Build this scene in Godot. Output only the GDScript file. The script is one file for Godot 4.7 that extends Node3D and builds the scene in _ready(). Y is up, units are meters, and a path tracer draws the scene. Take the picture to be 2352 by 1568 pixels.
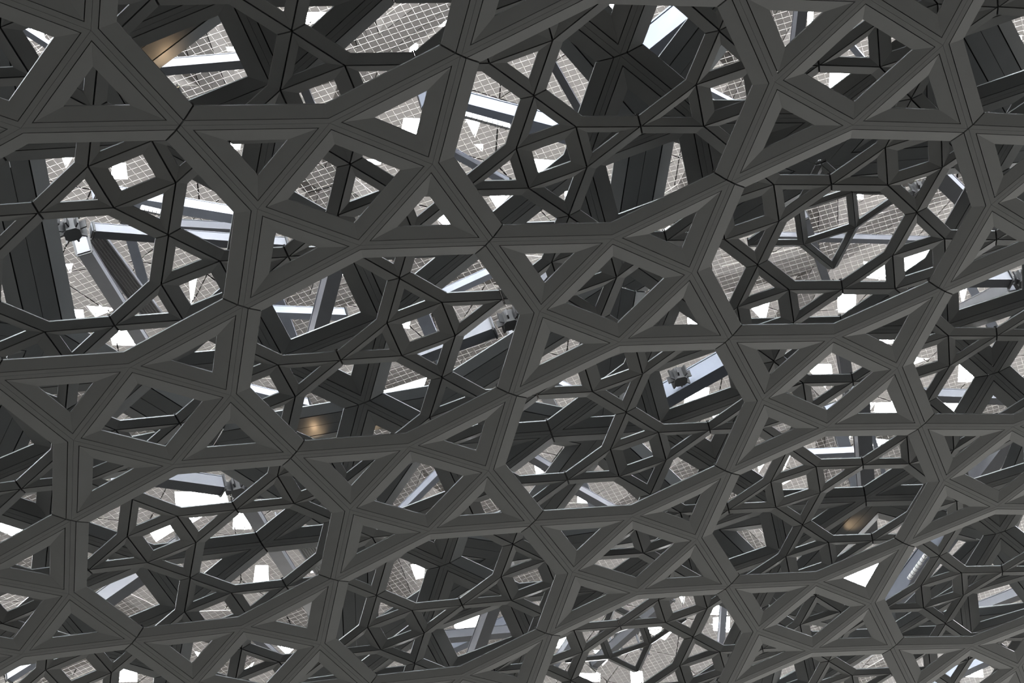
extends Node3D
# A deep dome of stacked star lattices seen from below. Lengths on the dome are counted in lattice units of UNIT metres.

const UNIT := 6.0
const CURVE := 0.0377860405          # one over the dome's radius, in lattice units
const DROP := 2.8465531677           # the eye lies this far under the lowest lattice
const FOCAL := 3826.875              # of the 2352 x 1568 frame
const EYE := Vector3(0, 1.6, 0)
const ELEVATION := 0.5422            # the camera looks this far above the horizon (radians)
const TURN := [Vector3(0.94774071, -0.15374198, -0.27955493), Vector3(-0.15374198, 0.5477054, -0.82242458), Vector3(0.27955493, 0.82242458, 0.49544611)]
const FRAME := Vector2(2352, 1568)
const ORDINAL := ["first", "second", "third", "fourth", "fifth", "sixth", "seventh", "eighth", "ninth", "tenth", "eleventh", "twelfth", "thirteenth", "fourteenth", "fifteenth", "sixteenth", "seventeenth", "eighteenth"]

var mats := {}
var taken := {}
var rng := RandomNumberGenerator.new()


# ---------------------------------------------------------------- the dome's surface
func on_dome(x: float, y: float, z: float) -> Vector3:
	var r := sqrt(x * x + y * y) + 1e-9
	var a := r * CURVE
	var rad := 1.0 / CURVE + z
	var s := Vector3(sin(a) * rad * x / r, sin(a) * rad * y / r, cos(a) * rad - 1.0 / CURVE + DROP)
	return to_world(s)


func to_world(s: Vector3) -> Vector3:
	var c := Vector3(TURN[0].dot(s), -TURN[1].dot(s), -TURN[2].dot(s))
	return EYE + UNIT * (Basis(Vector3.RIGHT, ELEVATION) * c)


func picture(w: Vector3) -> Vector2:     # where a point falls in the frame (used only to choose which modules to build and to word labels)
	var c := Basis(Vector3.RIGHT, ELEVATION).inverse() * (w - EYE)
	return Vector2(1176.0 + FOCAL * c.x / -c.z, 784.0 - FOCAL * c.y / -c.z)


class Layer:
	var z := 0.0
	var centre := Vector2.ZERO
	var spread := 1.0
	var cx := []
	var cy := []
	var deg := 1
	var strip := 0.0      # half width of the middle strip, in lattice units of this layer
	var groove := 0.003
	var w_square := 0.06
	var w_tri := 0.06
	var w_out := 0.06
	var rise := 0.007     # how far the side panels' outer edges lie above the strip (dome units)
	var rim := 0.004
	var depth := 0.03
	var seam := 0.00035
	var joint := 0.0025
	var metal: Material
	var seal: Material
	var pieces := true

	func at(uv: Vector2) -> Vector2:
		var q := (uv - centre) / spread
		var b := [1.0, q.x, q.y]
		if deg >= 2:
			b.append_array([q.x * q.x, q.x * q.y, q.y * q.y])
		if deg >= 3:
			b.append_array([q.x * q.x * q.x, q.x * q.x * q.y, q.x * q.y * q.y, q.y * q.y * q.y])
		var x := 0.0
		var y := 0.0
		for i in b.size():
			x += b[i] * cx[i]
			y += b[i] * cy[i]
		return Vector2(x, y)


func plain_layer(z: float, size: float, angle: float, off: Vector2) -> Layer:
	var l := Layer.new()
	l.z = z
	var e := Vector2(cos(angle), sin(angle)) * size
	var f := Vector2(-sin(angle), cos(angle)) * size
	var o := e * off.x + f * off.y
	l.cx = [o.x, e.x, f.x]
	l.cy = [o.y, e.y, f.y]
	return l


func p3(l: Layer, uv: Vector2, dz: float) -> Vector3:
	var q := l.at(uv)
	return on_dome(q.x, q.y, l.z + dz)


# ---------------------------------------------------------------- names and metas
func numbered(called: String) -> String:
	var n: int = taken.get(called, 0)
	taken[called] = n + 1
	return called if n == 0 else "%s_%03d" % [called, n]


func tag(o: Node, label: String, category: String, group := "", kind := "") -> void:
	if label != "":
		o.set_meta("label", label)
	if category != "":
		o.set_meta("category", category)
	if group != "":
		o.set_meta("group", group)
	if kind != "":
		o.set_meta("kind", kind)


func thing(called: String, at: Vector3) -> Node3D:
	var o := Node3D.new()
	o.name = numbered(called)
	add_child(o, true)
	o.position = at
	return o


func piece(called: String, mesh: Mesh, parent: Node) -> MeshInstance3D:
	var m := MeshInstance3D.new()
	m.name = numbered(called) if parent == self else called
	m.mesh = mesh
	parent.add_child(m, true)
	return m


# ---------------------------------------------------------------- mesh helpers
class Faces:
	var st := SurfaceTool.new()
	var o := Vector3.ZERO

	func _init(origin := Vector3.ZERO) -> void:
		st.begin(Mesh.PRIMITIVE_TRIANGLES)
		st.set_smooth_group(-1)
		o = origin

	func tri(a: Vector3, b: Vector3, c: Vector3, away: Vector3) -> void:
		# away: a point the face turns its back to
		var n := (b - a).cross(c - a)
		if n.length_squared() < 1e-14:
			return
		if n.dot(a - away) > 0.0:
			st.add_vertex(a - o); st.add_vertex(c - o); st.add_vertex(b - o)
		else:
			st.add_vertex(a - o); st.add_vertex(b - o); st.add_vertex(c - o)

	func quad(a: Vector3, b: Vector3, c: Vector3, d: Vector3, away: Vector3) -> void:
		tri(a, b, c, away)
		tri(a, c, d, away)

	# a closed prism between two loops of points
	func solid(lo: Array, hi: Array) -> void:
		var m := Vector3.ZERO
		for p in lo: m += p
		for p in hi: m += p
		m /= lo.size() + hi.size()
		var n := lo.size()
		for i in range(1, n - 1):
			tri(lo[0], lo[i], lo[i + 1], m)
			tri(hi[0], hi[i], hi[i + 1], m)
		for i in n:
			var j := (i + 1) % n
			quad(lo[i], lo[j], hi[j], hi[i], m)

	func into(mesh: ArrayMesh, material: Material) -> ArrayMesh:
		st.generate_normals()
		st.set_material(material)
		return st.commit(mesh)


func box_between(f: Faces, a: Vector3, b: Vector3, side: Vector3, up: Vector3) -> void:
	f.solid([a - side - up, a + side - up, b + side - up, b - side - up], [a - side + up, a + side + up, b + side + up, b - side + up])


# a bar with chamfered corners: 8-sided section swept from a to b
func bar8(f: Faces, a: Vector3, b: Vector3, side: Vector3, up: Vector3, cut := 0.18) -> void:
	var ring := []
	for s in [[1, 1 - cut], [1 - cut, 1], [-1 + cut, 1], [-1, 1 - cut], [-1, -1 + cut], [-1 + cut, -1], [1 - cut, -1], [1, -1 + cut]]:
		ring.append(side * s[0] + up * s[1])
	var lo := []
	var hi := []
	for r in ring:
		lo.append(a + r)
		hi.append(b + r)
	f.solid(lo, hi)


# ---------------------------------------------------------------- star modules
const CORNER := {"T": Vector2(-1, -1), "R": Vector2(1, -1), "B": Vector2(1, 1), "L": Vector2(-1, 1)}
const TIP := {"tl": Vector2(-1, 0), "br": Vector2(1, 0), "tr": Vector2(0, -1), "bl": Vector2(0, 1)}
const FACE := {"square": ["T", "R", "B", "L"], "tl": ["tl", "T", "L"], "tr": ["T", "tr", "R"], "br": ["R", "br", "B"], "bl": ["B", "bl", "L"], "out": ["tl", "T", "tr", "R", "br", "B", "bl", "L"]}
const EDGES := [["T", "R", "square", "tr"], ["R", "B", "square", "br"], ["B", "L", "square", "bl"], ["L", "T", "square", "tl"], ["tl", "T", "tl", "out"], ["L", "tl", "tl", "out"], ["T", "tr", "tr", "out"], ["tr", "R", "tr", "out"], ["R", "br", "br", "out"], ["br", "B", "br", "out"], ["B", "bl", "bl", "out"], ["bl", "L", "bl", "out"]]

var spot_cache := {}


func spot(l: Layer, v: String) -> Vector2:
	if CORNER.has(v):
		return CORNER[v] / 6.0
	return TIP[v] * (0.5 - l.joint)


# the corner at v of a face's outline moved by d into the face
func inset(l: Layer, face: String, v: String, d: float) -> Vector2:
	var ring: Array = FACE[face]
	var n := ring.size()
	var i := ring.find(v)
	var p: Vector2 = spot(l, ring[(i + n - 1) % n])
	var q: Vector2 = spot(l, v)
	var r: Vector2 = spot(l, ring[(i + 1) % n])
	var mid := Vector2.ZERO
	for k in ring: mid += spot(l, k)
	mid /= n
	var t1 := (q - p).normalized()
	var t2 := (r - q).normalized()
	var n1 := Vector2(-t1.y, t1.x)
	var n2 := Vector2(-t2.y, t2.x)
	if face == "out":
		# this ring runs clockwise on screen; its outer side lies left of it
		n1 = Vector2(t1.y, -t1.x)
		n2 = Vector2(t2.y, -t2.x)
	else:
		if n1.dot(mid - q) < 0: n1 = -n1
		if n2.dot(mid - q) < 0: n2 = -n2
	return meet(q + n1 * d, t1, q + n2 * d, t2)


func meet(a: Vector2, ta: Vector2, b: Vector2, tb: Vector2) -> Vector2:
	var den := ta.cross(tb)
	return a + ta * ((b - a).cross(tb) / den)


# the same for the outer side of a bar that ends at a tip: cut along the joint
func tip_cut(l: Layer, tip: String, other: String, d: float) -> Vector2:
	var q := spot(l, tip)
	var o := spot(l, other)
	var t := (o - q).normalized()
	var n := Vector2(-t.y, t.x)
	var axis: Vector2 = TIP[tip]
	if n.dot(o - o.project(axis)) < 0: n = -n
	return meet(q + n * d, t, q, Vector2(-axis.y, axis.x))


func side_point(l: Layer, face: String, v: String, other: String, d: float) -> Vector2:
	if face == "out" and TIP.has(v):
		return tip_cut(l, v, other, d)
	return inset(l, face, v, d)


func face_width(l: Layer, face: String) -> float:
	return l.w_square if face == "square" else l.w_out if face == "out" else l.w_tri


func star(l: Layer, ij: Vector2, called: String) -> Node3D:
	var root := thing(called, p3(l, ij, 0.0))
	var o := root.position
	for e in EDGES:
		var a: String = e[0]
		var b: String = e[1]
		var seal := Faces.new(o)
		var strip := Faces.new(o)
		var c := l.strip + l.groove
		var lo := []
		var hi := []
		for k in [[e[2], a, b], [e[2], b, a], [e[3], b, a], [e[3], a, b]]:
			var q := ij + side_point(l, k[0], k[1], k[2], c)
			lo.append(p3(l, q, l.rise * 0.5 + 0.004))
			hi.append(p3(l, q, l.depth * 0.8))
		seal.solid(lo, hi)
		var panels := []
		for f in [e[2], e[3]]:
			var w := face_width(l, f)
			if l.strip > 0.0:
				var s0 := []
				var s1 := []
				for k in [[a, b, l.seam], [b, a, l.seam], [b, a, l.strip], [a, b, l.strip]]:
					var q := ij + side_point(l, f, k[0], k[1], k[2])
					s0.append(p3(l, q, 0.0))
					s1.append(p3(l, q, 0.006))
				strip.solid(s0, s1)
			var side := Faces.new(o) if l.pieces else strip
			var i0 := ij + side_point(l, f, a, b, c)
			var i1 := ij + side_point(l, f, b, a, c)
			var o0 := ij + side_point(l, f, a, b, w)
			var o1 := ij + side_point(l, f, b, a, w)
			var ring_a := [p3(l, i0, 0.0), p3(l, o0, l.rise), p3(l, o0, l.rise + l.rim), p3(l, i0, l.depth)]
			var ring_b := [p3(l, i1, 0.0), p3(l, o1, l.rise), p3(l, o1, l.rise + l.rim), p3(l, i1, l.depth)]
			side.solid(ring_a, ring_b)
			if l.pieces:
				panels.append(side.into(ArrayMesh.new(), l.metal))
		var mesh := seal.into(ArrayMesh.new(), l.seal)
		if l.strip > 0.0 or not l.pieces:
			mesh = strip.into(mesh, l.metal)
		var bar := piece("bar", mesh, root)
		for m in panels:
			piece("side_panel", m, bar)
	for tip in TIP:
		# dark packing that closes half of the joint to the next star
		var near_o: Array = [["T", "L"], ["T", "R"], ["R", "B"], ["L", "B"]][["tl", "tr", "br", "bl"].find(tip)]
		var f := Faces.new(o)
		var lo := []
		var hi := []
		var a := ij + tip_cut(l, tip, near_o[0], l.w_out * 0.97)
		var b := ij + tip_cut(l, tip, near_o[1], l.w_out * 0.97)
		var out: Vector2 = TIP[tip] * l.joint * 0.85
		for q in [a - out, b - out, b + out, a + out]:
			lo.append(p3(l, q, l.rise + 0.002))
			hi.append(p3(l, q, l.depth * 0.7))
		f.solid(lo, hi)
		piece("joint_packing", f.into(ArrayMesh.new(), l.seal), root)
	return root


func star_hits(l: Layer, ij: Vector2, grow: float) -> bool:
	for k in 24:
		var a := TAU * k / 24.0
		for r in [0.12, 0.3, 0.48]:
			var q := picture(p3(l, ij + Vector2(cos(a), sin(a)) * r, 0.0))
			if q.x > -grow and q.x < FRAME.x + grow and q.y > -grow and q.y < FRAME.y + grow:
				return true
	return false


# all the stars of a layer that the frame shows (and a margin of neighbours); words: what the layer's stars look like
func star_layer(l: Layer, range_i: Vector2i, range_j: Vector2i, margin: float, called: String, words: String, group: String) -> int:
	var rows := []
	var beyond := {"left": [], "right": [], "top": [], "bottom": []}
	var made := 0
	for j in range(range_j.x, range_j.y + 1):
		var row := []
		for i in range(range_i.x, range_i.y + 1):
			var ij := Vector2(i, j)
			if star_hits(l, ij, 0.0):
				row.append(ij)
			elif star_hits(l, ij, margin):
				var n := star(l, ij, called)
				var q := picture(n.position)
				var out := {"left": -q.x, "right": q.x - FRAME.x, "top": -q.y, "bottom": q.y - FRAME.y}
				var side := "left"
				for k in out:
					if out[k] > out[side]: side = k
				beyond[side].append([q.y if side in ["left", "right"] else q.x, n])
				made += 1
		if row.size():
			rows.append(row)
	for r in rows.size():
		for c in rows[r].size():
			var n := star(l, rows[r][c], called)
			tag(n, "%s, %s row down, %s from left" % [words, ORDINAL[mini(r, 17)], ORDINAL[mini(c, 17)]], "star frame", group)
			made += 1
	for side in beyond:
		beyond[side].sort_custom(func(a, b): return a[0] < b[0])
		for k in beyond[side].size():
			tag(beyond[side][k][1], "%s, outside the %s edge, %s from %s" % [words, side, ORDINAL[mini(k, 17)], "top" if side in ["left", "right"] else "left"], "star frame", group + " beyond the picture's edge")
	return made


# ---------------------------------------------------------------- materials
func noise_tex(size: int, freq: float, lo: float, hi: float, seed_: int) -> ImageTexture:
	var n := FastNoiseLite.new()
	n.seed = seed_
	n.frequency = freq
	n.fractal_octaves = 4
	var im := Image.create(size, size, false, Image.FORMAT_RGB8)
	for y in size:
		for x in size:
			var t := TAU * x / size
			var u := TAU * y / size
			var v := 0.5 + 0.5 * n.get_noise_3d(cos(t) * 20.0 + cos(u) * 9.0, sin(t) * 20.0, sin(u) * 20.0 + cos(u) * 5.0)
			v = lerpf(lo, hi, clampf(v, 0.0, 1.0))
			im.set_pixel(x, y, Color(v, v, v))
	return ImageTexture.create_from_image(im)


func paint(c: Color, rough: float, metallic := 0.0, tex: Texture2D = null, scale_ := 0.15) -> StandardMaterial3D:
	var m := StandardMaterial3D.new()
	m.albedo_color = c
	m.roughness = rough
	m.metallic = metallic
	if tex:
		m.albedo_texture = tex
		m.uv1_triplanar = true
		m.uv1_world_triplanar = true
		m.uv1_scale = Vector3.ONE * scale_
	return m


# ---------------------------------------------------------------- the scene
func _ready() -> void:
	rng.seed = 7
	# camera
	var cam := Camera3D.new()
	cam.name = "camera"
	add_child(cam)
	cam.position = EYE
	cam.rotation.x = ELEVATION
	cam.fov = rad_to_deg(2.0 * atan(784.0 / FOCAL))
	cam.near = 0.1
	cam.far = 500.0
	cam.current = true
	# sky, sun, exposure
	var env := Environment.new()
	var sky := Sky.new()
	var sm := ProceduralSkyMaterial.new()
	sm.sky_top_color = Color(0.92, 0.94, 0.96)
	sm.sky_horizon_color = Color(0.88, 0.88, 0.88)
	sm.ground_bottom_color = Color(0.35, 0.34, 0.32)
	sm.ground_horizon_color = Color(0.5, 0.49, 0.47)
	sm.sky_energy_multiplier = 22.0
	sm.ground_energy_multiplier = 1.0
	sky.sky_material = sm
	env.background_mode = Environment.BG_SKY
	env.sky = sky
	env.tonemap_mode = Environment.TONE_MAPPER_LINEAR
	env.tonemap_exposure = 0.058
	env.sdfgi_enabled = true
	env.ssao_enabled = true
	env.ssil_enabled = true
	var we := WorldEnvironment.new()
	we.name = "world"
	we.environment = env
	add_child(we)
	var sun := DirectionalLight3D.new()
	sun.name = "sun"
	add_child(sun)
	sun.light_energy = 14.0
	sun.light_color = Color(1.0, 0.95, 0.88)
	sun.light_angular_distance = 0.6
	sun.shadow_enabled = true
	sun.look_at_from_position(Vector3(10, 60, 30), Vector3.ZERO)

	# materials
	var soft := noise_tex(256, 0.06, 0.86, 1.0, 3)
	mats.grey = paint(Color(0.435, 0.445, 0.447), 0.42, 0.0, soft)
	mats.seal = paint(Color(0.07, 0.07, 0.07), 0.9)
	mats.outer = paint(Color(0.675, 0.655, 0.635), 0.6, 0.0, soft)
	mats.outer_seal = paint(Color(0.16, 0.15, 0.145), 0.9)
	mats.steel = paint(Color(0.33, 0.335, 0.355), 0.5, 0.0, soft, 0.3)
	mats.mid_steel = paint(Color(0.40, 0.42, 0.46), 0.5, 0.0, soft, 0.3)
	mats.pale_steel = paint(Color(0.60, 0.62, 0.66), 0.5, 0.0, soft, 0.3)
	mats.white = paint(Color(0.88, 0.88, 0.87), 0.5)
	mats.dark = paint(Color(0.085, 0.085, 0.09), 0.6)
	mats.glow = paint(Color(0.9, 0.85, 0.75), 0.4)
	mats.glow.emission_enabled = true
	mats.glow.emission = Color(1.0, 0.86, 0.68)
	mats.glow.emission_energy_multiplier = 6.0
	mats.wire = paint(Color(0.72, 0.7, 0.68), 0.5)
	mats.floor = paint(Color(0.55, 0.53, 0.50), 0.8, 0.0, soft, 0.05)

	setting()
	inner_lattices()
	outer_lattices()
	steelwork()
	services()


func setting() -> void:
	var f := BoxMesh.new()
	f.size = Vector3(400, 0.4, 400)
	f.material = mats.floor
	var fl := piece("floor", f, self)
	fl.position.y = -0.2
	tag(fl, "", "", "", "structure")
	# the rest of the dome, beyond the lattice that the frame shows
	var shell := Faces.new()
	var apex := (Basis(Vector3.RIGHT, ELEVATION).inverse() * Vector3.UP)
	var cam_up := Vector3(apex.x, -apex.y, -apex.z)
	var up := Vector3(TURN[0].x * cam_up.x + TURN[1].x * cam_up.y + TURN[2].x * cam_up.z, TURN[0].y * cam_up.x + TURN[1].y * cam_up.y + TURN[2].y * cam_up.z, TURN[0].z * cam_up.x + TURN[1].z * cam_up.y + TURN[2].z * cam_up.z)
	var e1 := up.cross(Vector3(0, 1, 0)).normalized()
	var e2 := up.cross(e1)
	var rings := 26
	var spokes := 90
	var at := func(a: float, b: float) -> Vector2:
		var d := up * cos(a) + (e1 * cos(b) + e2 * sin(b)) * sin(a)
		var ang := acos(clampf(d.z, -1, 1))
		return Vector2(d.x, d.y).normalized() * ang / CURVE
	for i in rings:
		for k in spokes:
			var a0 := 0.56 * i / rings
			var a1 := 0.56 * (i + 1) / rings
			var b0 := TAU * k / spokes
			var b1 := TAU * (k + 1) / spokes
			var m: Vector2 = at.call((a0 + a1) / 2, (b0 + b1) / 2)
			if m.x > 3.0 and m.y > 11.7 or m.x > 11.0 and m.y > 9.0 or m.x > -1.1 and m.x < 5.7 and m.y > 2.6 and m.y < 9.1:
				continue
			var lo := []
			var hi := []
			for p in [[a0, b0], [a1, b0], [a1, b1], [a0, b1]]:
				var q: Vector2 = at.call(p[0], p[1])
				lo.append(on_dome(q.x, q.y, 1.0))
				hi.append(on_dome(q.x, q.y, 1.1))
			shell.solid(lo, hi)
	var sh := piece("ceiling", shell.into(ArrayMesh.new(), mats.grey), self)
	tag(sh, "", "", "", "structure")


func inner_lattices() -> void:
	var l1 := Layer.new()
	l1.deg = 3
	l1.centre = Vector2(1.5, 0.5)
	l1.spread = 2.33333
	l1.cx = [1.86058, 1.96319, -1.27279, -0.00563, -0.01441, -0.01627, -0.00729, 0.01352, -0.05236, -0.00014]
	l1.cy = [4.6663, 1.26387, 1.98478, 0.00118, 0.01847, -0.00378, 0.01455, -0.05627, -0.02551, -0.0329]
	l1.strip = 0.015
	l1.w_square = 0.059
	l1.w_tri = 0.060
	l1.w_out = 0.057
	l1.rise = 0.007
	l1.groove = 0.0024
	l1.metal = mats.grey
	l1.seal = mats.seal
	var n := star_layer(l1, Vector2i(-2, 5), Vector2i(-3, 5), 330.0, "lattice_star", "broad grey star of the nearest lattice", "stars of the nearest lattice")
	var l2 := Layer.new()
	l2.z = 0.15
	l2.deg = 3
	l2.centre = Vector2(1.5, 3.5)
	l2.spread = 4.0
	l2.cx = [1.66845, 1.99071, 0.67475, -0.0151, 0.01508, 0.00172, -0.02708, -0.00238, -0.0144, 0.002]
	l2.cy = [4.83127, -0.75113, 1.90469, -0.00965, 0.0153, -0.00124, 0.00769, -0.02679, 0.01191, -0.0088]
	l2.strip = 0.0
	l2.groove = 0.0042
	l2.joint = 0.005
	l2.w_square = 0.075
	l2.w_tri = 0.050
	l2.w_out = 0.064
	l2.rise = 0.0065
	l2.depth = 0.025
	l2.metal = mats.grey
	l2.seal = mats.seal
	n += star_layer(l2, Vector2i(-4, 8), Vector2i(-3, 10), 230.0, "slender_lattice_star", "slender grey star of the second lattice", "stars of the second lattice")
	# two still thinner stars that fill octagons of the second lattice
	l2.z = 0.24
	l2.w_square = 0.036
	l2.w_tri = 0.03
	l2.w_out = 0.03
	l2.groove = 0.002
	var t := star(l2, Vector2(3.5, 2.5), "thin_lattice_star")
	tag(t, "thin dark star frame filling the large bright octagon at upper right", "star frame", "thin stars filling octagons")
	t = star(l2, Vector2(1.5, 6.5), "thin_lattice_star")
	tag(t, "thin dark star frame filling the bright octagon at the bottom edge", "star frame", "thin stars filling octagons")
	var l3 := Layer.new()
	l3.z = 0.3
	l3.deg = 2
	l3.centre = Vector2(0.0, 4.8)
	l3.spread = 2.5
	l3.cx = [2.15805, 2.50861, 0.88156, -0.05824, 0.04866, -0.00288]
	l3.cy = [4.59395, -1.00413, 2.44338, -0.03415, 0.06035, -0.01452]
	l3.strip = 0.0155
	l3.w_square = 0.06
	l3.w_tri = 0.06
	l3.w_out = 0.058
	l3.rise = 0.009
	l3.metal = mats.grey
	l3.seal = mats.seal
	n += star_layer(l3, Vector2i(-4, 4), Vector2i(0, 10), 230.0, "grooved_lattice_star", "double-grooved grey star of the third lattice", "stars of the third lattice")
	var l4 := plain_layer(0.5, 2.1, deg_to_rad(24.0), Vector2(0.725, 0.075))
	l4.strip = 0.0238
	l4.groove = 0.002
	l4.seam = 0.0004
	l4.joint = 0.0015
	l4.w_square = 0.045
	l4.w_tri = 0.045
	l4.w_out = 0.045
	l4.rise = 0.012
	l4.depth = 0.05
	l4.metal = mats.grey
	l4.seal = mats.seal
	n += star_layer(l4, Vector2i(-3, 4), Vector2i(-3, 5), 200.0, "huge_lattice_star", "huge wide-barred grey star of the fourth lattice", "stars of the fourth lattice")
	print("inner stars ", n)


const APERTURES := [
	[1.110,4.242,1.184,4.247,1.185,4.290,1.107,4.295], [1.494,4.752,1.560,4.761,1.568,4.867,1.484,4.850], [1.632,5.244,1.739,5.256,1.715,5.346], [1.701,4.704,1.807,4.734,1.781,4.877],
	[2.019,5.001,2.129,5.020,2.140,5.105,2.020,5.084], [1.864,5.172,1.958,5.176,1.907,5.251], [1.257,5.499,1.312,5.515,1.292,5.615], [1.060,5.569,1.232,5.603,1.162,5.689],
	[0.666,5.420,0.698,5.458,0.669,5.624], [0.416,4.836,0.462,4.842,0.465,4.919,0.404,4.911], [0.237,4.765,0.287,4.773,0.251,4.838], [0.265,5.529,0.385,5.564,0.295,5.596],
	[0.213,5.538,0.251,5.548,0.252,5.612,0.206,5.597], [0.341,5.680,0.455,5.695,0.446,5.783,0.348,5.761], [0.205,5.299,0.235,5.300,0.220,5.350], [0.840,4.794,0.884,4.799,0.879,4.835,0.836,4.829],
	[1.356,4.939,1.422,4.944,1.416,4.971,1.354,4.968], [1.471,6.072,1.696,6.101,1.711,6.301,1.474,6.259], [1.629,6.163,1.696,6.179,1.708,6.276,1.620,6.261], [1.231,5.916,1.331,5.932,1.287,5.972],
	[1.783,6.121,1.839,6.135,1.841,6.185,1.788,6.172], [1.535,5.829,1.581,5.831,1.581,5.880,1.542,5.868], [0.547,6.691,0.773,6.742,0.789,6.879,0.548,6.802], [0.396,6.854,0.579,6.911,0.445,7.000],
	[0.579,6.840,0.690,6.864,0.598,6.925], [0.808,6.844,0.890,6.875,0.881,7.019,0.795,6.999], [1.101,7.140,1.202,7.164,1.171,7.306], [0.894,7.275,0.954,7.289,0.954,7.446,0.876,7.436],
	[1.168,7.308,1.212,7.304,1.216,7.392,1.157,7.392], [1.655,7.439,1.729,7.447,1.726,7.549,1.662,7.555], [2.112,7.829,2.154,7.820,2.168,7.941,2.112,7.925], [1.903,7.819,2.081,7.849,2.098,8.010,1.903,7.983],
	[2.444,8.110,2.545,8.141,2.567,8.257,2.460,8.234], [2.472,7.070,2.538,7.081,2.560,7.247,2.488,7.237], [0.982,7.880,1.088,7.910,1.034,7.973], [0.873,7.825,0.933,7.857,0.936,7.951,0.869,7.939],
	[0.809,7.890,0.859,7.897,0.859,8.022,0.802,8.021], [0.551,7.804,0.604,7.834,0.560,7.918], [0.202,7.837,0.295,7.875,0.288,7.961,0.174,7.931], [2.232,6.839,2.285,6.854,2.288,6.898,2.245,6.904],
	[2.848,5.952,2.909,5.960,2.920,6.034,2.859,6.016], [3.108,5.900,3.225,5.896,3.230,6.022], [3.359,5.853,3.483,5.869,3.441,5.916], [3.535,5.852,3.634,5.870,3.661,5.985,3.576,5.983],
	[3.778,5.618,3.954,5.614,3.989,5.773,3.811,5.774], [3.619,5.676,3.741,5.694,3.764,5.795,3.659,5.774], [3.482,6.304,3.622,6.316,3.652,6.403,3.511,6.399], [3.530,6.395,3.638,6.417,3.617,6.524],
	[3.916,6.592,4.043,6.595,4.077,6.694,3.930,6.695], [3.838,6.585,3.917,6.590,3.894,6.669], [4.271,6.307,4.359,6.303,4.398,6.474,4.312,6.471], [4.261,6.588,4.369,6.583,4.436,6.722,4.295,6.711],
	[3.986,6.293,4.121,6.305,4.037,6.348], [3.009,6.214,3.094,6.217,3.065,6.320], [2.920,6.402,3.038,6.421,3.046,6.524,2.927,6.512], [3.066,6.577,3.160,6.587,3.170,6.634,3.093,6.626],
	[3.746,6.774,3.853,6.763,3.828,6.926], [3.928,6.787,4.119,6.788,4.114,6.918,3.943,6.888], [3.949,7.040,4.070,7.036,4.097,7.184,3.964,7.175], [3.472,6.896,3.555,6.899,3.537,7.040],
	[3.374,6.920,3.434,6.932,3.406,7.044], [3.537,7.106,3.592,7.110,3.554,7.141], [3.996,7.761,4.218,7.784,4.310,8.096,4.047,8.041], [4.139,7.746,4.225,7.752,4.277,7.932,4.176,7.899],
	[4.415,7.785,4.494,7.783,4.483,7.958], [4.366,7.840,4.429,7.846,4.426,7.997], [3.190,4.621,3.336,4.623,3.361,4.752,3.216,4.752], [3.233,4.334,3.280,4.336,3.282,4.369,3.237,4.370],
	[3.007,4.277,3.036,4.295,3.068,4.432,3.049,4.443], [3.422,5.263,3.506,5.264,3.522,5.313,3.412,5.311], [3.915,4.466,3.956,4.467,3.981,4.531,3.942,4.536], [4.133,5.852,4.172,5.852,4.189,5.983],
	[3.799,6.169,3.902,6.176,3.919,6.200,3.806,6.194], [3.457,7.567,3.541,7.567,3.550,7.627,3.468,7.620], [2.618,5.401,2.675,5.413,2.693,5.469,2.633,5.458], [3.120,7.917,3.156,7.923,3.162,8.012],
	[2.965,8.178,3.133,8.202,3.094,8.277], [2.691,8.292,2.826,8.319,2.758,8.432], [2.925,8.497,2.996,8.516,3.017,8.620,2.941,8.601], [2.617,8.465,2.753,8.495,2.758,8.562,2.599,8.530],
	[3.299,8.032,3.411,8.038,3.430,8.120,3.313,8.101], [3.350,8.130,3.445,8.134,3.465,8.265,3.366,8.236], [2.969,8.127,3.068,8.145,3.060,8.183,2.964,8.170], [4.830,8.684,4.905,8.677,4.922,8.782,4.846,8.777],
	[4.970,8.677,5.073,8.684,5.113,8.798,4.977,8.784], [-0.236,6.684,-0.116,6.733,-0.116,6.811,-0.242,6.769], [0.187,4.213,0.229,4.221,0.234,4.263,0.173,4.255], [0.693,4.548,0.718,4.553,0.720,4.574,0.693,4.567],
	[0.750,4.356,0.885,4.369,0.897,4.390,0.727,4.372], [1.569,4.243,1.619,4.247,1.626,4.345,1.579,4.340], [1.497,4.412,1.526,4.413,1.531,4.466,1.499,4.464], [2.224,4.273,2.271,4.278,2.248,4.316],
	[2.390,4.474,2.414,4.476,2.405,4.504], [-0.064,6.551,-0.039,6.557,-0.036,6.582,-0.073,6.574], [1.356,8.216,1.437,8.226,1.440,8.304,1.357,8.281], [1.967,7.276,2.013,7.283,1.984,7.323],
	[3.099,7.065,3.164,7.074,3.141,7.181], [4.466,8.167,4.554,8.181,4.508,8.262], [2.182,5.185,2.208,5.184,2.221,5.235,2.188,5.228], [1.780,4.907,1.817,4.909,1.819,4.950],
	[4.242,7.574,4.331,7.574,4.330,7.625,4.242,7.620], [4.282,5.776,4.369,5.783,4.382,5.830,4.298,5.832], [4.579,7.037,4.617,7.040,4.655,7.165,4.611,7.158], [1.864,8.336,2.012,8.375,1.928,8.403],
	[2.576,8.267,2.642,8.273,2.665,8.351,2.563,8.322],
]


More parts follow.
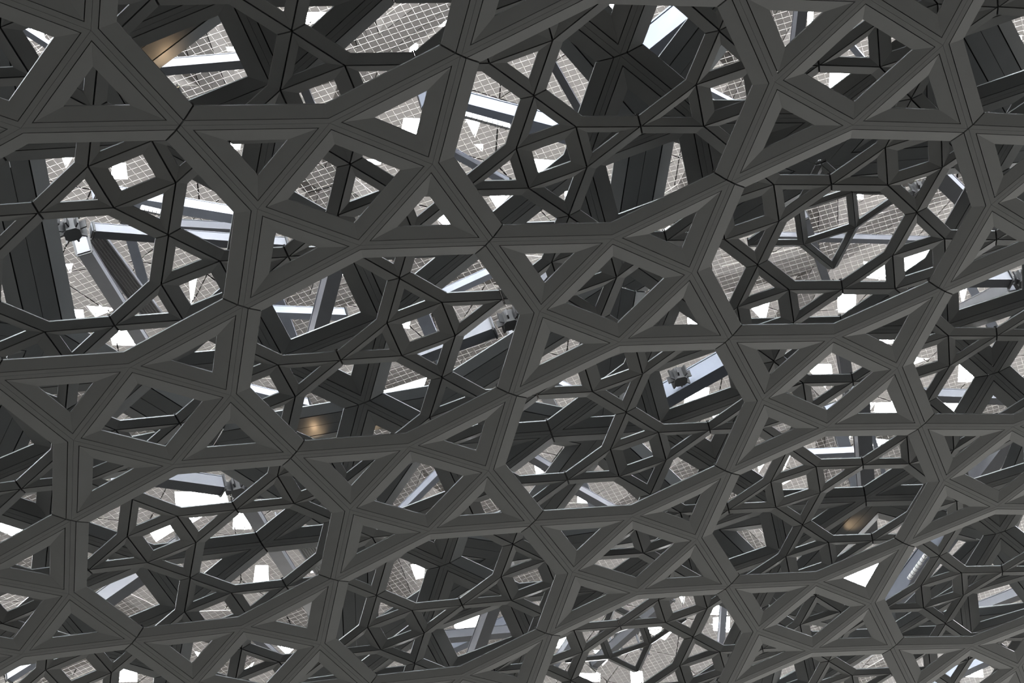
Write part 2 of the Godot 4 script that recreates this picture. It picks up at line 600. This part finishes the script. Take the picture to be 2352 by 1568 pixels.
# what is left of a plate once the apertures are cut out, as simple polygons
func cut(poly: PackedVector2Array, hole: PackedVector2Array, depth := 0) -> Array:
	var left := Geometry2D.clip_polygons(poly, hole)
	var holed := false
	for l in left:
		if Geometry2D.is_polygon_clockwise(l):
			holed = true
	if not holed or depth > 3:
		return left.filter(func(l): return not Geometry2D.is_polygon_clockwise(l))
	var m := Vector2.ZERO
	for p in hole: m += p / hole.size()
	var out := []
	for k in [-1.0, 1.0]:
		var half := PackedVector2Array([m + Vector2(0, -9), m + Vector2(9 * k, -9), m + Vector2(9 * k, 9), m + Vector2(0, 9)])
		for part in Geometry2D.intersect_polygons(poly, half):
			out.append_array(cut(part, hole, depth + 1))
	return out


func cut_all(q: PackedVector2Array, holes: Array) -> Array:
	var parts := [q]
	for h in holes:
		var next := []
		for p in parts:
			next.append_array(cut(p, h))
		parts = next
	return parts


# polygons on the dome given a thickness
func slab(f: Faces, parts: Array, z0: float, z1: float) -> void:
	for p in parts:
		var idx := Geometry2D.triangulate_polygon(p)
		var mid := Vector2.ZERO
		for v in p: mid += v / p.size()
		var deep := on_dome(mid.x, mid.y, (z0 + z1) / 2)
		for t in range(0, idx.size(), 3):
			var lo := []
			var hi := []
			for e in 3:
				var v: Vector2 = p[idx[t + e]]
				lo.append(on_dome(v.x, v.y, z0))
				hi.append(on_dome(v.x, v.y, z1))
			f.tri(lo[0], lo[1], lo[2], deep)
			f.tri(hi[0], hi[1], hi[2], deep)
		for e in p.size():
			var u: Vector2 = p[e]
			var v: Vector2 = p[(e + 1) % p.size()]
			var nn := (u + v) / 2 + Vector2(v.y - u.y, u.x - v.x).normalized() * -0.01
			f.quad(on_dome(u.x, u.y, z0), on_dome(v.x, v.y, z0), on_dome(v.x, v.y, z1), on_dome(u.x, u.y, z1), on_dome(nn.x, nn.y, (z0 + z1) / 2))


func outer_lattices() -> void:
	var l := plain_layer(1.40, 1.604, -0.2595, Vector2(0.933, 0.530))
	l.strip = 0.024
	l.groove = 0.002
	l.w_square = 0.052
	l.w_tri = 0.05
	l.w_out = 0.052
	l.rise = 0.008
	l.metal = mats.outer
	l.seal = mats.outer_seal
	var n := star_layer(l, Vector2i(-5, 6), Vector2i(-5, 8), 30.0, "roof_star", "pale broad-plated star of the outer roof skin", "pale stars of the outer roof skin")
	print("outer stars ", n)
	# the topmost skin: plates laid out as squares, triangles and kites, with apertures to the sky
	var top := plain_layer(1.80, 0.86, 0.42, Vector2(0.2, 0.6))
	var roof := Node3D.new()
	roof.name = "ceiling_outer"
	add_child(roof)
	roof.position = on_dome(2.3, 6.2, 1.8)
	tag(roof, "", "", "", "structure")
	var holes := []
	for a in APERTURES:
		var h := PackedVector2Array()
		for i in range(0, a.size(), 2):
			h.append(Vector2(a[i], a[i + 1]))
		if Geometry2D.is_polygon_clockwise(h):
			h.reverse()
		holes.append(h)
	var c := 1.0 / 6.0
	var kinds := [[[-c, -c], [c, -c], [c, c], [-c, c]], [[-0.5, 0], [-c, -c], [-c, c]], [[0.5, 0], [c, c], [c, -c]], [[0, -0.5], [c, -c], [-c, -c]], [[0, 0.5], [-c, c], [c, c]]]
	for s in [[1, 1], [-1, 1], [-1, -1], [1, -1]]:
		kinds.append([[0.5 * s[0], 0.5 * s[1]], [0.5 * s[0], 0], [c * s[0], c * s[1]], [0, 0.5 * s[1]]])
	var plates := []
	for j in range(-3, 16):
		for i in range(-12, 12):
			for k in kinds:
				var q := PackedVector2Array()
				var m := Vector2.ZERO
				for v in k:
					q.append(top.at(Vector2(i + v[0], j + v[1])))
					m += q[-1] / k.size()
				var at := picture(on_dome(m.x, m.y, 1.8))
				if m.x < -1.7 or m.x > 6.4 or m.y < 2.2 or m.y > 10.0:
					continue
				var seen := at.x > -60 and at.x < FRAME.x + 60 and at.y > -60 and at.y < FRAME.y + 60
				if Geometry2D.is_polygon_clockwise(q):
					q.reverse()
				if seen:
					plates.push_front(q)
				else:
					plates.push_back(q)
	var rest := [Faces.new(roof.position), Faces.new(roof.position)]
	var count := 0
	for q in plates:
		var m := Vector2.ZERO
		for v in q: m += v / q.size()
		var face := PackedVector2Array()
		for v in q: face.append(v + (m - v).normalized() * 0.005)
		# the plate proper, and the darker tray it is fixed to, which closes the seams
		var lower := cut_all(face, holes)
		var upper := cut_all(q, holes)
		if upper.is_empty():
			continue
		count += 1
		var f: Array = rest if count > 300 else [Faces.new(roof.position), Faces.new(roof.position)]
		slab(f[0], lower, 1.80, 1.812)
		slab(f[1], upper, 1.8125, 1.825)
		if count <= 300:
			piece("roof_plate", f[1].into(f[0].into(ArrayMesh.new(), mats.outer), mats.outer_seal), roof)
	if count > 300:
		var m := piece("roof_plates", rest[1].into(rest[0].into(ArrayMesh.new(), mats.outer), mats.outer_seal), roof)
		m.set_meta("kind", "stuff")
	print("plates ", count)


# ---------------------------------------------------------------- between the two skins
const BEAMS := [
	["box beam running right from the dark hub near the left edge", Vector3(0.195, 4.078, 0.62), Vector3(0.843, 4.255, 0.62), 0.0158],
	["diagonal box strut falling rightward from the hub near the left edge", Vector3(0.195, 4.078, 0.62), Vector3(0.556, 5.616, 1.25), 0.0210],
	["box beam running left from the hub near the left edge", Vector3(0.195, 4.078, 0.62), Vector3(-0.058, 3.868, 0.62), 0.0184],
	["light beam carrying a white tube lamp, upper left octagon", Vector3(0.394, 4.491, 1.20), Vector3(0.829, 4.657, 1.20), 0.0211],
	["slim level beam below the tube lamp, upper left octagon", Vector3(0.551, 4.703, 1.26), Vector3(0.822, 4.766, 1.26), 0.0173],
	["bluish beam carrying a white tube lamp, upper centre octagon", Vector3(1.492, 4.208, 1.20), Vector3(1.982, 4.402, 1.20), 0.0321],
	["box beam running left from the hub in the middle octagon", Vector3(1.623, 4.726, 0.62), Vector3(1.275, 4.861, 0.62), 0.0262],
	["box beam running up and right from the middle octagon's hub", Vector3(1.623, 4.726, 0.62), Vector3(1.837, 4.347, 0.62), 0.0231],
	["diagonal strut falling rightward from the middle octagon's hub", Vector3(1.623, 4.726, 0.62), Vector3(2.165, 6.089, 1.25), 0.0231],
	["box beam running left from the hub in the lower left octagon", Vector3(0.665, 5.429, 0.62), Vector3(0.338, 5.275, 0.62), 0.0241],
	["diagonal strut falling rightward from the lower left octagon's hub", Vector3(0.665, 5.429, 0.62), Vector3(1.073, 7.027, 1.25), 0.0257],
	["box beam running right from the lower left octagon's hub", Vector3(0.665, 5.429, 0.62), Vector3(1.047, 5.534, 0.60), 0.0225],
	["slanting beam behind the bright square low at left", Vector3(0.051, 6.494, 1.00), Vector3(0.420, 6.213, 1.00), 0.0293],
	["upright beam crossing the bright quadrilateral left of centre", Vector3(1.081, 4.743, 1.00), Vector3(1.017, 5.116, 1.00), 0.0267],
	["pale bluish strut at the left of the quadrilateral left of centre", Vector3(0.924, 5.110, 1.26), Vector3(0.998, 5.399, 1.26), 0.0218],
	["level pale beam within the quadrilateral left of centre", Vector3(0.920, 5.135, 1.20), Vector3(1.084, 5.171, 1.20), 0.0167],
	["upright beam crossing the bright square at bottom centre", Vector3(1.821, 6.703, 0.90), Vector3(1.738, 7.180, 0.90), 0.0276],
	["slanting bluish beam behind the upright at bottom centre", Vector3(1.720, 7.433, 1.22), Vector3(2.031, 7.275, 1.22), 0.0216],
	["wide blue-grey beam slanting across the opening right of centre", Vector3(2.249, 5.363, 0.70), Vector3(2.647, 5.056, 0.70), 0.0326],
	["wide blue-grey beam slanting across the opening at top right of centre", Vector3(2.047, 3.929, 1.00), Vector3(2.267, 3.686, 1.00), 0.0442],
	["dark upright beam in the bright octagon at lower right", Vector3(3.241, 5.571, 0.80), Vector3(3.479, 6.346, 0.80), 0.0311],
	["pale leaning strut beside the dark upright at lower right", Vector3(3.416, 6.125, 1.22), Vector3(3.608, 6.533, 1.22), 0.0283],
	["grey beam slanting through the opening below the upper right square", Vector3(3.318, 4.500, 1.00), Vector3(3.622, 4.771, 1.00), 0.0316],
	["blue-grey beam beside the tube lamp at the lower right", Vector3(3.913, 7.117, 1.00), Vector3(4.015, 6.744, 1.00), 0.0437],
	["level beam reaching in from the hub at the right edge", Vector3(3.618, 4.739, 0.65), Vector3(3.365, 4.725, 0.65), 0.0217],
	["diagonal strut falling leftward from the hub at the right edge", Vector3(3.618, 4.739, 0.65), Vector3(3.802, 5.509, 1.25), 0.0200],
	["short pale strut in the quadrilateral at the right edge", Vector3(3.795, 5.297, 1.24), Vector3(3.955, 5.520, 1.24), 0.0189],
	["level beam across the opening at top left", Vector3(0.577, 3.734, 0.90), Vector3(0.796, 3.735, 0.90), 0.0172],
	["pale bluish strut right of the diagonal strut at left", Vector3(0.413, 4.725, 1.26), Vector3(0.465, 5.074, 1.26), 0.0172],
	["slim leaning strut within the large octagon at upper right", Vector3(3.028, 5.009, 1.26), Vector3(3.181, 5.305, 1.26), 0.0161],
	["slim level beam within the large octagon at upper right", Vector3(3.005, 5.074, 1.30), Vector3(3.506, 5.120, 1.30), 0.0127],
	["leaning beam behind the thin star at the bottom edge", Vector3(2.481, 7.484, 1.10), Vector3(2.706, 7.182, 1.10), 0.0197],
	["tan upright beam in the tilted square right of centre", Vector3(3.242, 5.510, 1.10), Vector3(3.343, 5.780, 1.10), 0.0243],
	["tan beam slanting through the gap at the right edge, low down", Vector3(4.056, 6.376, 1.00), Vector3(4.149, 6.017, 1.00), 0.0371],
	["light blue slanting strut above the middle octagon's hub", Vector3(1.601, 5.178, 1.26), Vector3(1.781, 5.087, 1.26), 0.0156],
	["short pale strut low in the upper centre octagon", Vector3(1.565, 4.471, 1.20), Vector3(1.677, 4.555, 1.20), 0.0127],
	["dark leaning truss bar right of the upper centre joint", Vector3(1.774, 3.928, 1.00), Vector3(1.901, 4.144, 1.00), 0.0131],
	["pale strut crossing the bright gap below centre", Vector3(2.258, 6.344, 1.20), Vector3(2.371, 6.622, 1.20), 0.0179],
	["slanting grey strut crossing the bright gap below centre", Vector3(2.192, 6.275, 1.10), Vector3(2.530, 6.568, 1.10), 0.0176],
	["grey strut in the small gap left of the gap below centre", Vector3(1.936, 6.007, 1.10), Vector3(2.107, 6.166, 1.10), 0.0170],
	["level grey beam in the six-sided opening at right", Vector3(3.623, 5.745, 1.00), Vector3(3.969, 5.785, 1.00), 0.0211],
	["pale upright strut in the gap at the bottom, right of the thin star", Vector3(3.071, 7.265, 1.15), Vector3(3.116, 7.620, 1.15), 0.0154],
	["pale level beam behind the small square left of centre", Vector3(0.738, 5.402, 1.10), Vector3(0.936, 5.513, 1.10), 0.0169],
	["pale slanting strut below the star left of the right-hand grid", Vector3(2.013, 5.631, 1.15), Vector3(2.183, 5.757, 1.15), 0.0146],
	["pale strut in the small square at upper right of centre", Vector3(2.393, 4.189, 1.15), Vector3(2.545, 4.279, 1.15), 0.0110],
	["pale leaning strut in the upper right square", Vector3(2.884, 4.008, 1.15), Vector3(2.986, 4.111, 1.15), 0.0110],
	["dark upright bar in the triangle at the top, right of centre", Vector3(2.580, 3.699, 1.00), Vector3(2.609, 3.878, 1.00), 0.0175],
	["grey strip in the small gap at top, left of centre", Vector3(0.954, 3.923, 1.00), Vector3(0.998, 4.055, 1.00), 0.0140],
	["pale slanting strut in the second octagon right of the hub, low left", Vector3(0.448, 6.111, 1.15), Vector3(0.321, 5.947, 1.15), 0.0145],
	["pale strut behind the small square left of the middle octagon", Vector3(1.454, 5.170, 1.15), Vector3(1.521, 5.356, 1.15), 0.0256],
	["tan level beam behind the bright square at bottom centre", Vector3(1.659, 7.187, 1.10), Vector3(1.902, 7.210, 1.10), 0.0209],
	["pale level beam behind the bright octagon at lower right", Vector3(3.297, 6.137, 1.05), Vector3(3.442, 6.142, 1.05), 0.0145],
	["thin pale rod in the bright octagon at lower right, right of the dark upright", Vector3(3.532, 6.076, 1.12), Vector3(3.637, 6.299, 1.12), 0.0093],
	["pale beam slanting up through the gap at the right edge", Vector3(4.025, 6.474, 1.15), Vector3(4.134, 6.327, 1.15), 0.0168],
	["pale beam low in the corner at bottom right", Vector3(4.384, 7.964, 1.10), Vector3(4.592, 7.822, 1.10), 0.0262],
	["pale strut in the small square near the bottom right corner", Vector3(4.233, 7.691, 1.15), Vector3(4.378, 7.601, 1.15), 0.0163],
	["grey beam in the gap at right, below the tilted squares", Vector3(4.354, 7.290, 1.00), Vector3(4.534, 7.187, 1.00), 0.0224],
	["pale leaning strut within the gap left of the bottom thin star", Vector3(2.294, 7.566, 1.20), Vector3(2.371, 7.351, 1.20), 0.0155],
	["pale strut within the gap at the bottom left corner", Vector3(-0.189, 6.864, 1.10), Vector3(-0.035, 6.768, 1.10), 0.0171],
	["grey beam behind the two triangles at the bottom, left of centre", Vector3(0.803, 6.948, 1.05), Vector3(0.917, 7.151, 1.05), 0.0158],
	["pale strut behind the quadrilateral below the centre", Vector3(1.438, 6.325, 1.15), Vector3(1.588, 6.120, 1.15), 0.0154],
	["pale leaning strut at right of the upper left corner gap", Vector3(0.152, 3.708, 1.10), Vector3(0.222, 3.781, 1.10), 0.0092],
]
const HUBS := [
	["dark steel hub with bolted plates near the left edge", Vector3(0.195, 4.078, 0.62)],
	["dark steel hub with bolted plates in the middle octagon", Vector3(1.623, 4.726, 0.62)],
	["dark steel hub with bolted plates in the lower left octagon", Vector3(0.665, 5.429, 0.62)],
	["steel hub with bolted plates right of centre", Vector3(2.342, 5.163, 0.66)],
	["steel hub with bolted plates at the right edge", Vector3(3.618, 4.739, 0.65)],
	["small steel hub below the upper right square", Vector3(3.340, 4.680, 1.10)],
]


func dv(p: Vector3) -> Vector3:
	return on_dome(p.x, p.y, p.z)


func out_of(p: Vector3) -> Vector3:
	return (on_dome(p.x, p.y, p.z + 0.1) - on_dome(p.x, p.y, p.z)).normalized()


func steelwork() -> void:
	for b in BEAMS:
		var p: Vector3 = dv(b[1])
		var q: Vector3 = dv(b[2])
		var w: float = b[3] * UNIT
		var along := (q - p).normalized()
		var side := along.cross(out_of(b[1])).normalized()
		var up := side.cross(along)
		var hung := false
		for h in HUBS:
			if h[1] == b[1]:
				p += along * (0.75 if b[2].z > 1.0 else 0.34)
				hung = true
		if not hung and not b[0].contains("small gap"):
			p -= along * 0.6
			q += along * 0.6
		var t := thing("steel_strut", (p + q) / 2)
		tag(t, b[0], "beam", "steel members between the two skins")
		var o := t.position
		var metal: Material = mats.pale_steel if b[0].contains("pale") or b[0].contains("light") else mats.mid_steel if b[0].contains("blu") else mats.steel
		var f := Faces.new(o)
		bar8(f, p, q, side * w * 0.92, up * w * 1.1, 0.1)
		piece("box_section", f.into(ArrayMesh.new(), metal), t)
		f = Faces.new(o)
		for k in [-1.0, 1.0]:
			box_between(f, p + up * w * 1.12 * k, q + up * w * 1.12 * k, side * w, up * w * 0.08)
		piece("flange", f.into(ArrayMesh.new(), metal), t)
		for e in [[p, along], [q, -along]]:
			f = Faces.new(o)
			bar8(f, e[0] + e[1] * 0.02, e[0] + e[1] * 0.06, side * w * 1.3, up * w * 1.5, 0.2)
			piece("end_plate", f.into(ArrayMesh.new(), mats.dark), t)
	for h in HUBS:
		var c := dv(h[1])
		var t := thing("steel_hub", c)
		tag(t, h[0], "hub", "hubs of the steelwork")
		var n := out_of(h[1])
		var s := n.cross(Vector3(0, 0, 1)).normalized()
		var u := s.cross(n)
		var f := Faces.new(c)
		bar8(f, c - n * 0.16, c + n * 0.16, s * 0.15, u * 0.15, 0.42)
		piece("core", f.into(ArrayMesh.new(), mats.dark), t)
		for k in 8:
			var a := TAU * k / 8.0 + 0.2
			var d := s * cos(a) + u * sin(a)
			var x := d.cross(n)
			f = Faces.new(c)
			bar8(f, c + d * 0.13, c + d * 0.28, x * 0.02, n * (0.09 if k % 2 == 0 else 0.13), 0.3)
			piece("bolted_plate", f.into(ArrayMesh.new(), mats.dark), t)


func tube_mesh(f: Faces, p: Vector3, q: Vector3, r: float, n := 10) -> void:
	var d := (q - p).normalized()
	var s := d.cross(Vector3(0.3, 0.9, 0.2)).normalized()
	var u := s.cross(d)
	var lo := []
	var hi := []
	for k in n:
		var a := TAU * k / n
		lo.append(p + (s * cos(a) + u * sin(a)) * r)
		hi.append(q + (s * cos(a) + u * sin(a)) * r)
	f.solid(lo, hi)


func services() -> void:
	# white tube fittings in wire guards
	for l in [["white tube fitting in a wire guard, upper left octagon", Vector3(0.449, 4.502, 1.14), Vector3(0.562, 4.556, 1.14)], ["white tube fitting in a wire guard, upper centre octagon", Vector3(1.517, 4.190, 1.10), Vector3(1.685, 4.261, 1.10)], ["white tube fitting beside the beam at the lower right", Vector3(3.894, 6.954, 0.95), Vector3(3.943, 6.751, 0.95)]]:
		var p := dv(l[1])
		var q := dv(l[2])
		var t := thing("tube_fitting", (p + q) / 2)
		tag(t, l[0], "light fitting", "white tube fittings")
		var f := Faces.new(t.position)
		tube_mesh(f, p, q, 0.07)
		piece("tube", f.into(ArrayMesh.new(), mats.white), t)
		f = Faces.new(t.position)
		for k in 9:
			var c := p.lerp(q, (k + 0.5) / 9.0)
			tube_mesh(f, c, c.lerp(q, 0.012 / (q - c).length()) if k < 8 else c + (q - p).normalized() * 0.012, 0.078)
		piece("wire_guard", f.into(ArrayMesh.new(), mats.steel), t)
	# gratings of the maintenance walks
	for g in [["dark open-mesh walkway beside the diagonal strut at left", Vector3(0.266, 4.294, 0.80), Vector3(0.477, 5.097, 1.20)], ["dark open-mesh walkway beside the strut in the lower left octagon", Vector3(0.867, 5.819, 0.80), Vector3(1.134, 6.787, 1.20)]]:
		var p := dv(g[1])
		var q := dv(g[2])
		var t := thing("mesh_walkway", (p + q) / 2)
		tag(t, g[0], "walkway", "open-mesh walkways")
		var along := (q - p).normalized()
		var side := along.cross(out_of(g[1])).normalized()
		var up := side.cross(along)
		for k in [-1.0, 1.0]:
			var f := Faces.new(t.position)
			box_between(f, p + side * 0.2 * k, q + side * 0.2 * k, side * 0.012, up * 0.05)
			piece("edge_rail", f.into(ArrayMesh.new(), mats.steel), t)
		var f := Faces.new(t.position)
		var n := int((q - p).length() / 0.05)
		for k in n:
			var c := p.lerp(q, (k + 0.5) / n)
			box_between(f, c - side * 0.19, c + side * 0.19, along * 0.012, up * 0.02)
		for k in 7:
			var s := side * (-0.18 + 0.06 * k)
			box_between(f, p + s, q + s, side * 0.009, up * 0.018)
		var m := piece("mesh_grate", f.into(ArrayMesh.new(), mats.dark), t)
		m.set_meta("kind", "stuff")
	# hangers with discs behind the thin star at the bottom
	var no := 0
	for r in [Vector3(2.592, 7.550, 1.20), Vector3(2.573, 7.609, 1.20), Vector3(2.687, 7.546, 1.20), Vector3(2.733, 7.588, 1.20)]:
		var p := dv(r)
		var n := out_of(r)
		var t := thing("hanger_rod", p)
		tag(t, "dark hanger rod with a disc behind the bottom thin star, %s from left" % ["second", "first", "third", "fourth"][no], "rod", "hanger rods behind the bottom thin star")
		no += 1
		var f := Faces.new(p)
		tube_mesh(f, p - n * 0.35, p + n * 0.6, 0.035, 8)
		piece("rod", f.into(ArrayMesh.new(), mats.steel), t)
		f = Faces.new(p)
		tube_mesh(f, p + n * 0.3, p + n * 0.34, 0.11, 14)
		piece("disc", f.into(ArrayMesh.new(), mats.dark), t)
	# netting under the outer skin
	var net := Faces.new(dv(Vector3(2.3, 6.0, 1.33)))
	for fam in 2:
		var d := Vector2.from_angle(deg_to_rad(-18.0 if fam == 0 else 62.0))
		var x := Vector2(-d.y, d.x)
		for k in range(-150, 151):
			var c := Vector2(2.3, 6.1) + x * k * 0.026
			var last := []
			for s in range(-14, 15):
				var q := c + d * s * 0.25
				if q.x < -0.6 or q.x > 5.3 or q.y < 3.6 or q.y > 8.6:
					last = []
					continue
				var here := [on_dome(q.x - x.x * 0.00055, q.y - x.y * 0.00055, 1.33), on_dome(q.x, q.y, 1.3292), on_dome(q.x + x.x * 0.00055, q.y + x.y * 0.00055, 1.33)]
				if last.size():
					var m: Vector3 = (last[0] + here[2]) / 2 + (here[0] - here[1]) * 0.2
					for e in 3:
						net.quad(last[e], here[e], here[(e + 1) % 3], last[(e + 1) % 3], m)
				last = here
	var nt := thing("wire_net", net.o)
	tag(nt, "pale wire netting stretched beneath the outer roof plates", "netting")
	piece("strands", net.into(ArrayMesh.new(), mats.wire), nt)
	# small uplights
	for l in [["small uplight glowing on a wide bar at top left", Vector3(0.500, 3.43, 0.44), Vector3(0.471, 3.353, 0.50)], ["small uplight in the gap at lower right of the frame", Vector3(3.180, 5.993, 0.44), Vector3(3.218, 5.971, 0.52)], ["small uplight behind the joint low left of centre", Vector3(1.14, 5.10, 0.44), Vector3(1.119, 5.049, 0.52)], ["small uplight near the lower end of the left grey bar", Vector3(0.93, 5.08, 0.44), Vector3(0.917, 5.031, 0.52)]]:
		var p := dv(l[1])
		var q := dv(l[2])
		var d := (q - p).normalized()
		var t := thing("uplight_lamp", p)
		tag(t, l[0], "lamp", "small uplights")
		var f := Faces.new(p)
		tube_mesh(f, p - d * 0.14, p, 0.05, 12)
		piece("housing", f.into(ArrayMesh.new(), mats.dark), t)
		f = Faces.new(p)
		tube_mesh(f, p + d * 0.001, p + d * 0.008, 0.04, 12)
		piece("lens", f.into(ArrayMesh.new(), mats.glow), t)
		f = Faces.new(p)
		tube_mesh(f, p - d * 0.08, p - d * 0.08 + out_of(l[1]) * 0.2, 0.012, 6)
		piece("bracket", f.into(ArrayMesh.new(), mats.dark), t)
		var s := SpotLight3D.new()
		s.name = "light"
		t.add_child(s)
		s.look_at_from_position(p + d * 0.02, q, Vector3(0.1, 0.3, 0.95))
		s.spot_angle = 48.0
		s.spot_angle_attenuation = 0.9
		s.spot_range = 40.0
		s.spot_attenuation = 2.0
		s.light_energy = 9.0 if l[0].contains("top left") else 4.0
		s.light_size = 0.03
		s.light_color = Color(1.0, 0.84, 0.66)
		s.shadow_enabled = true
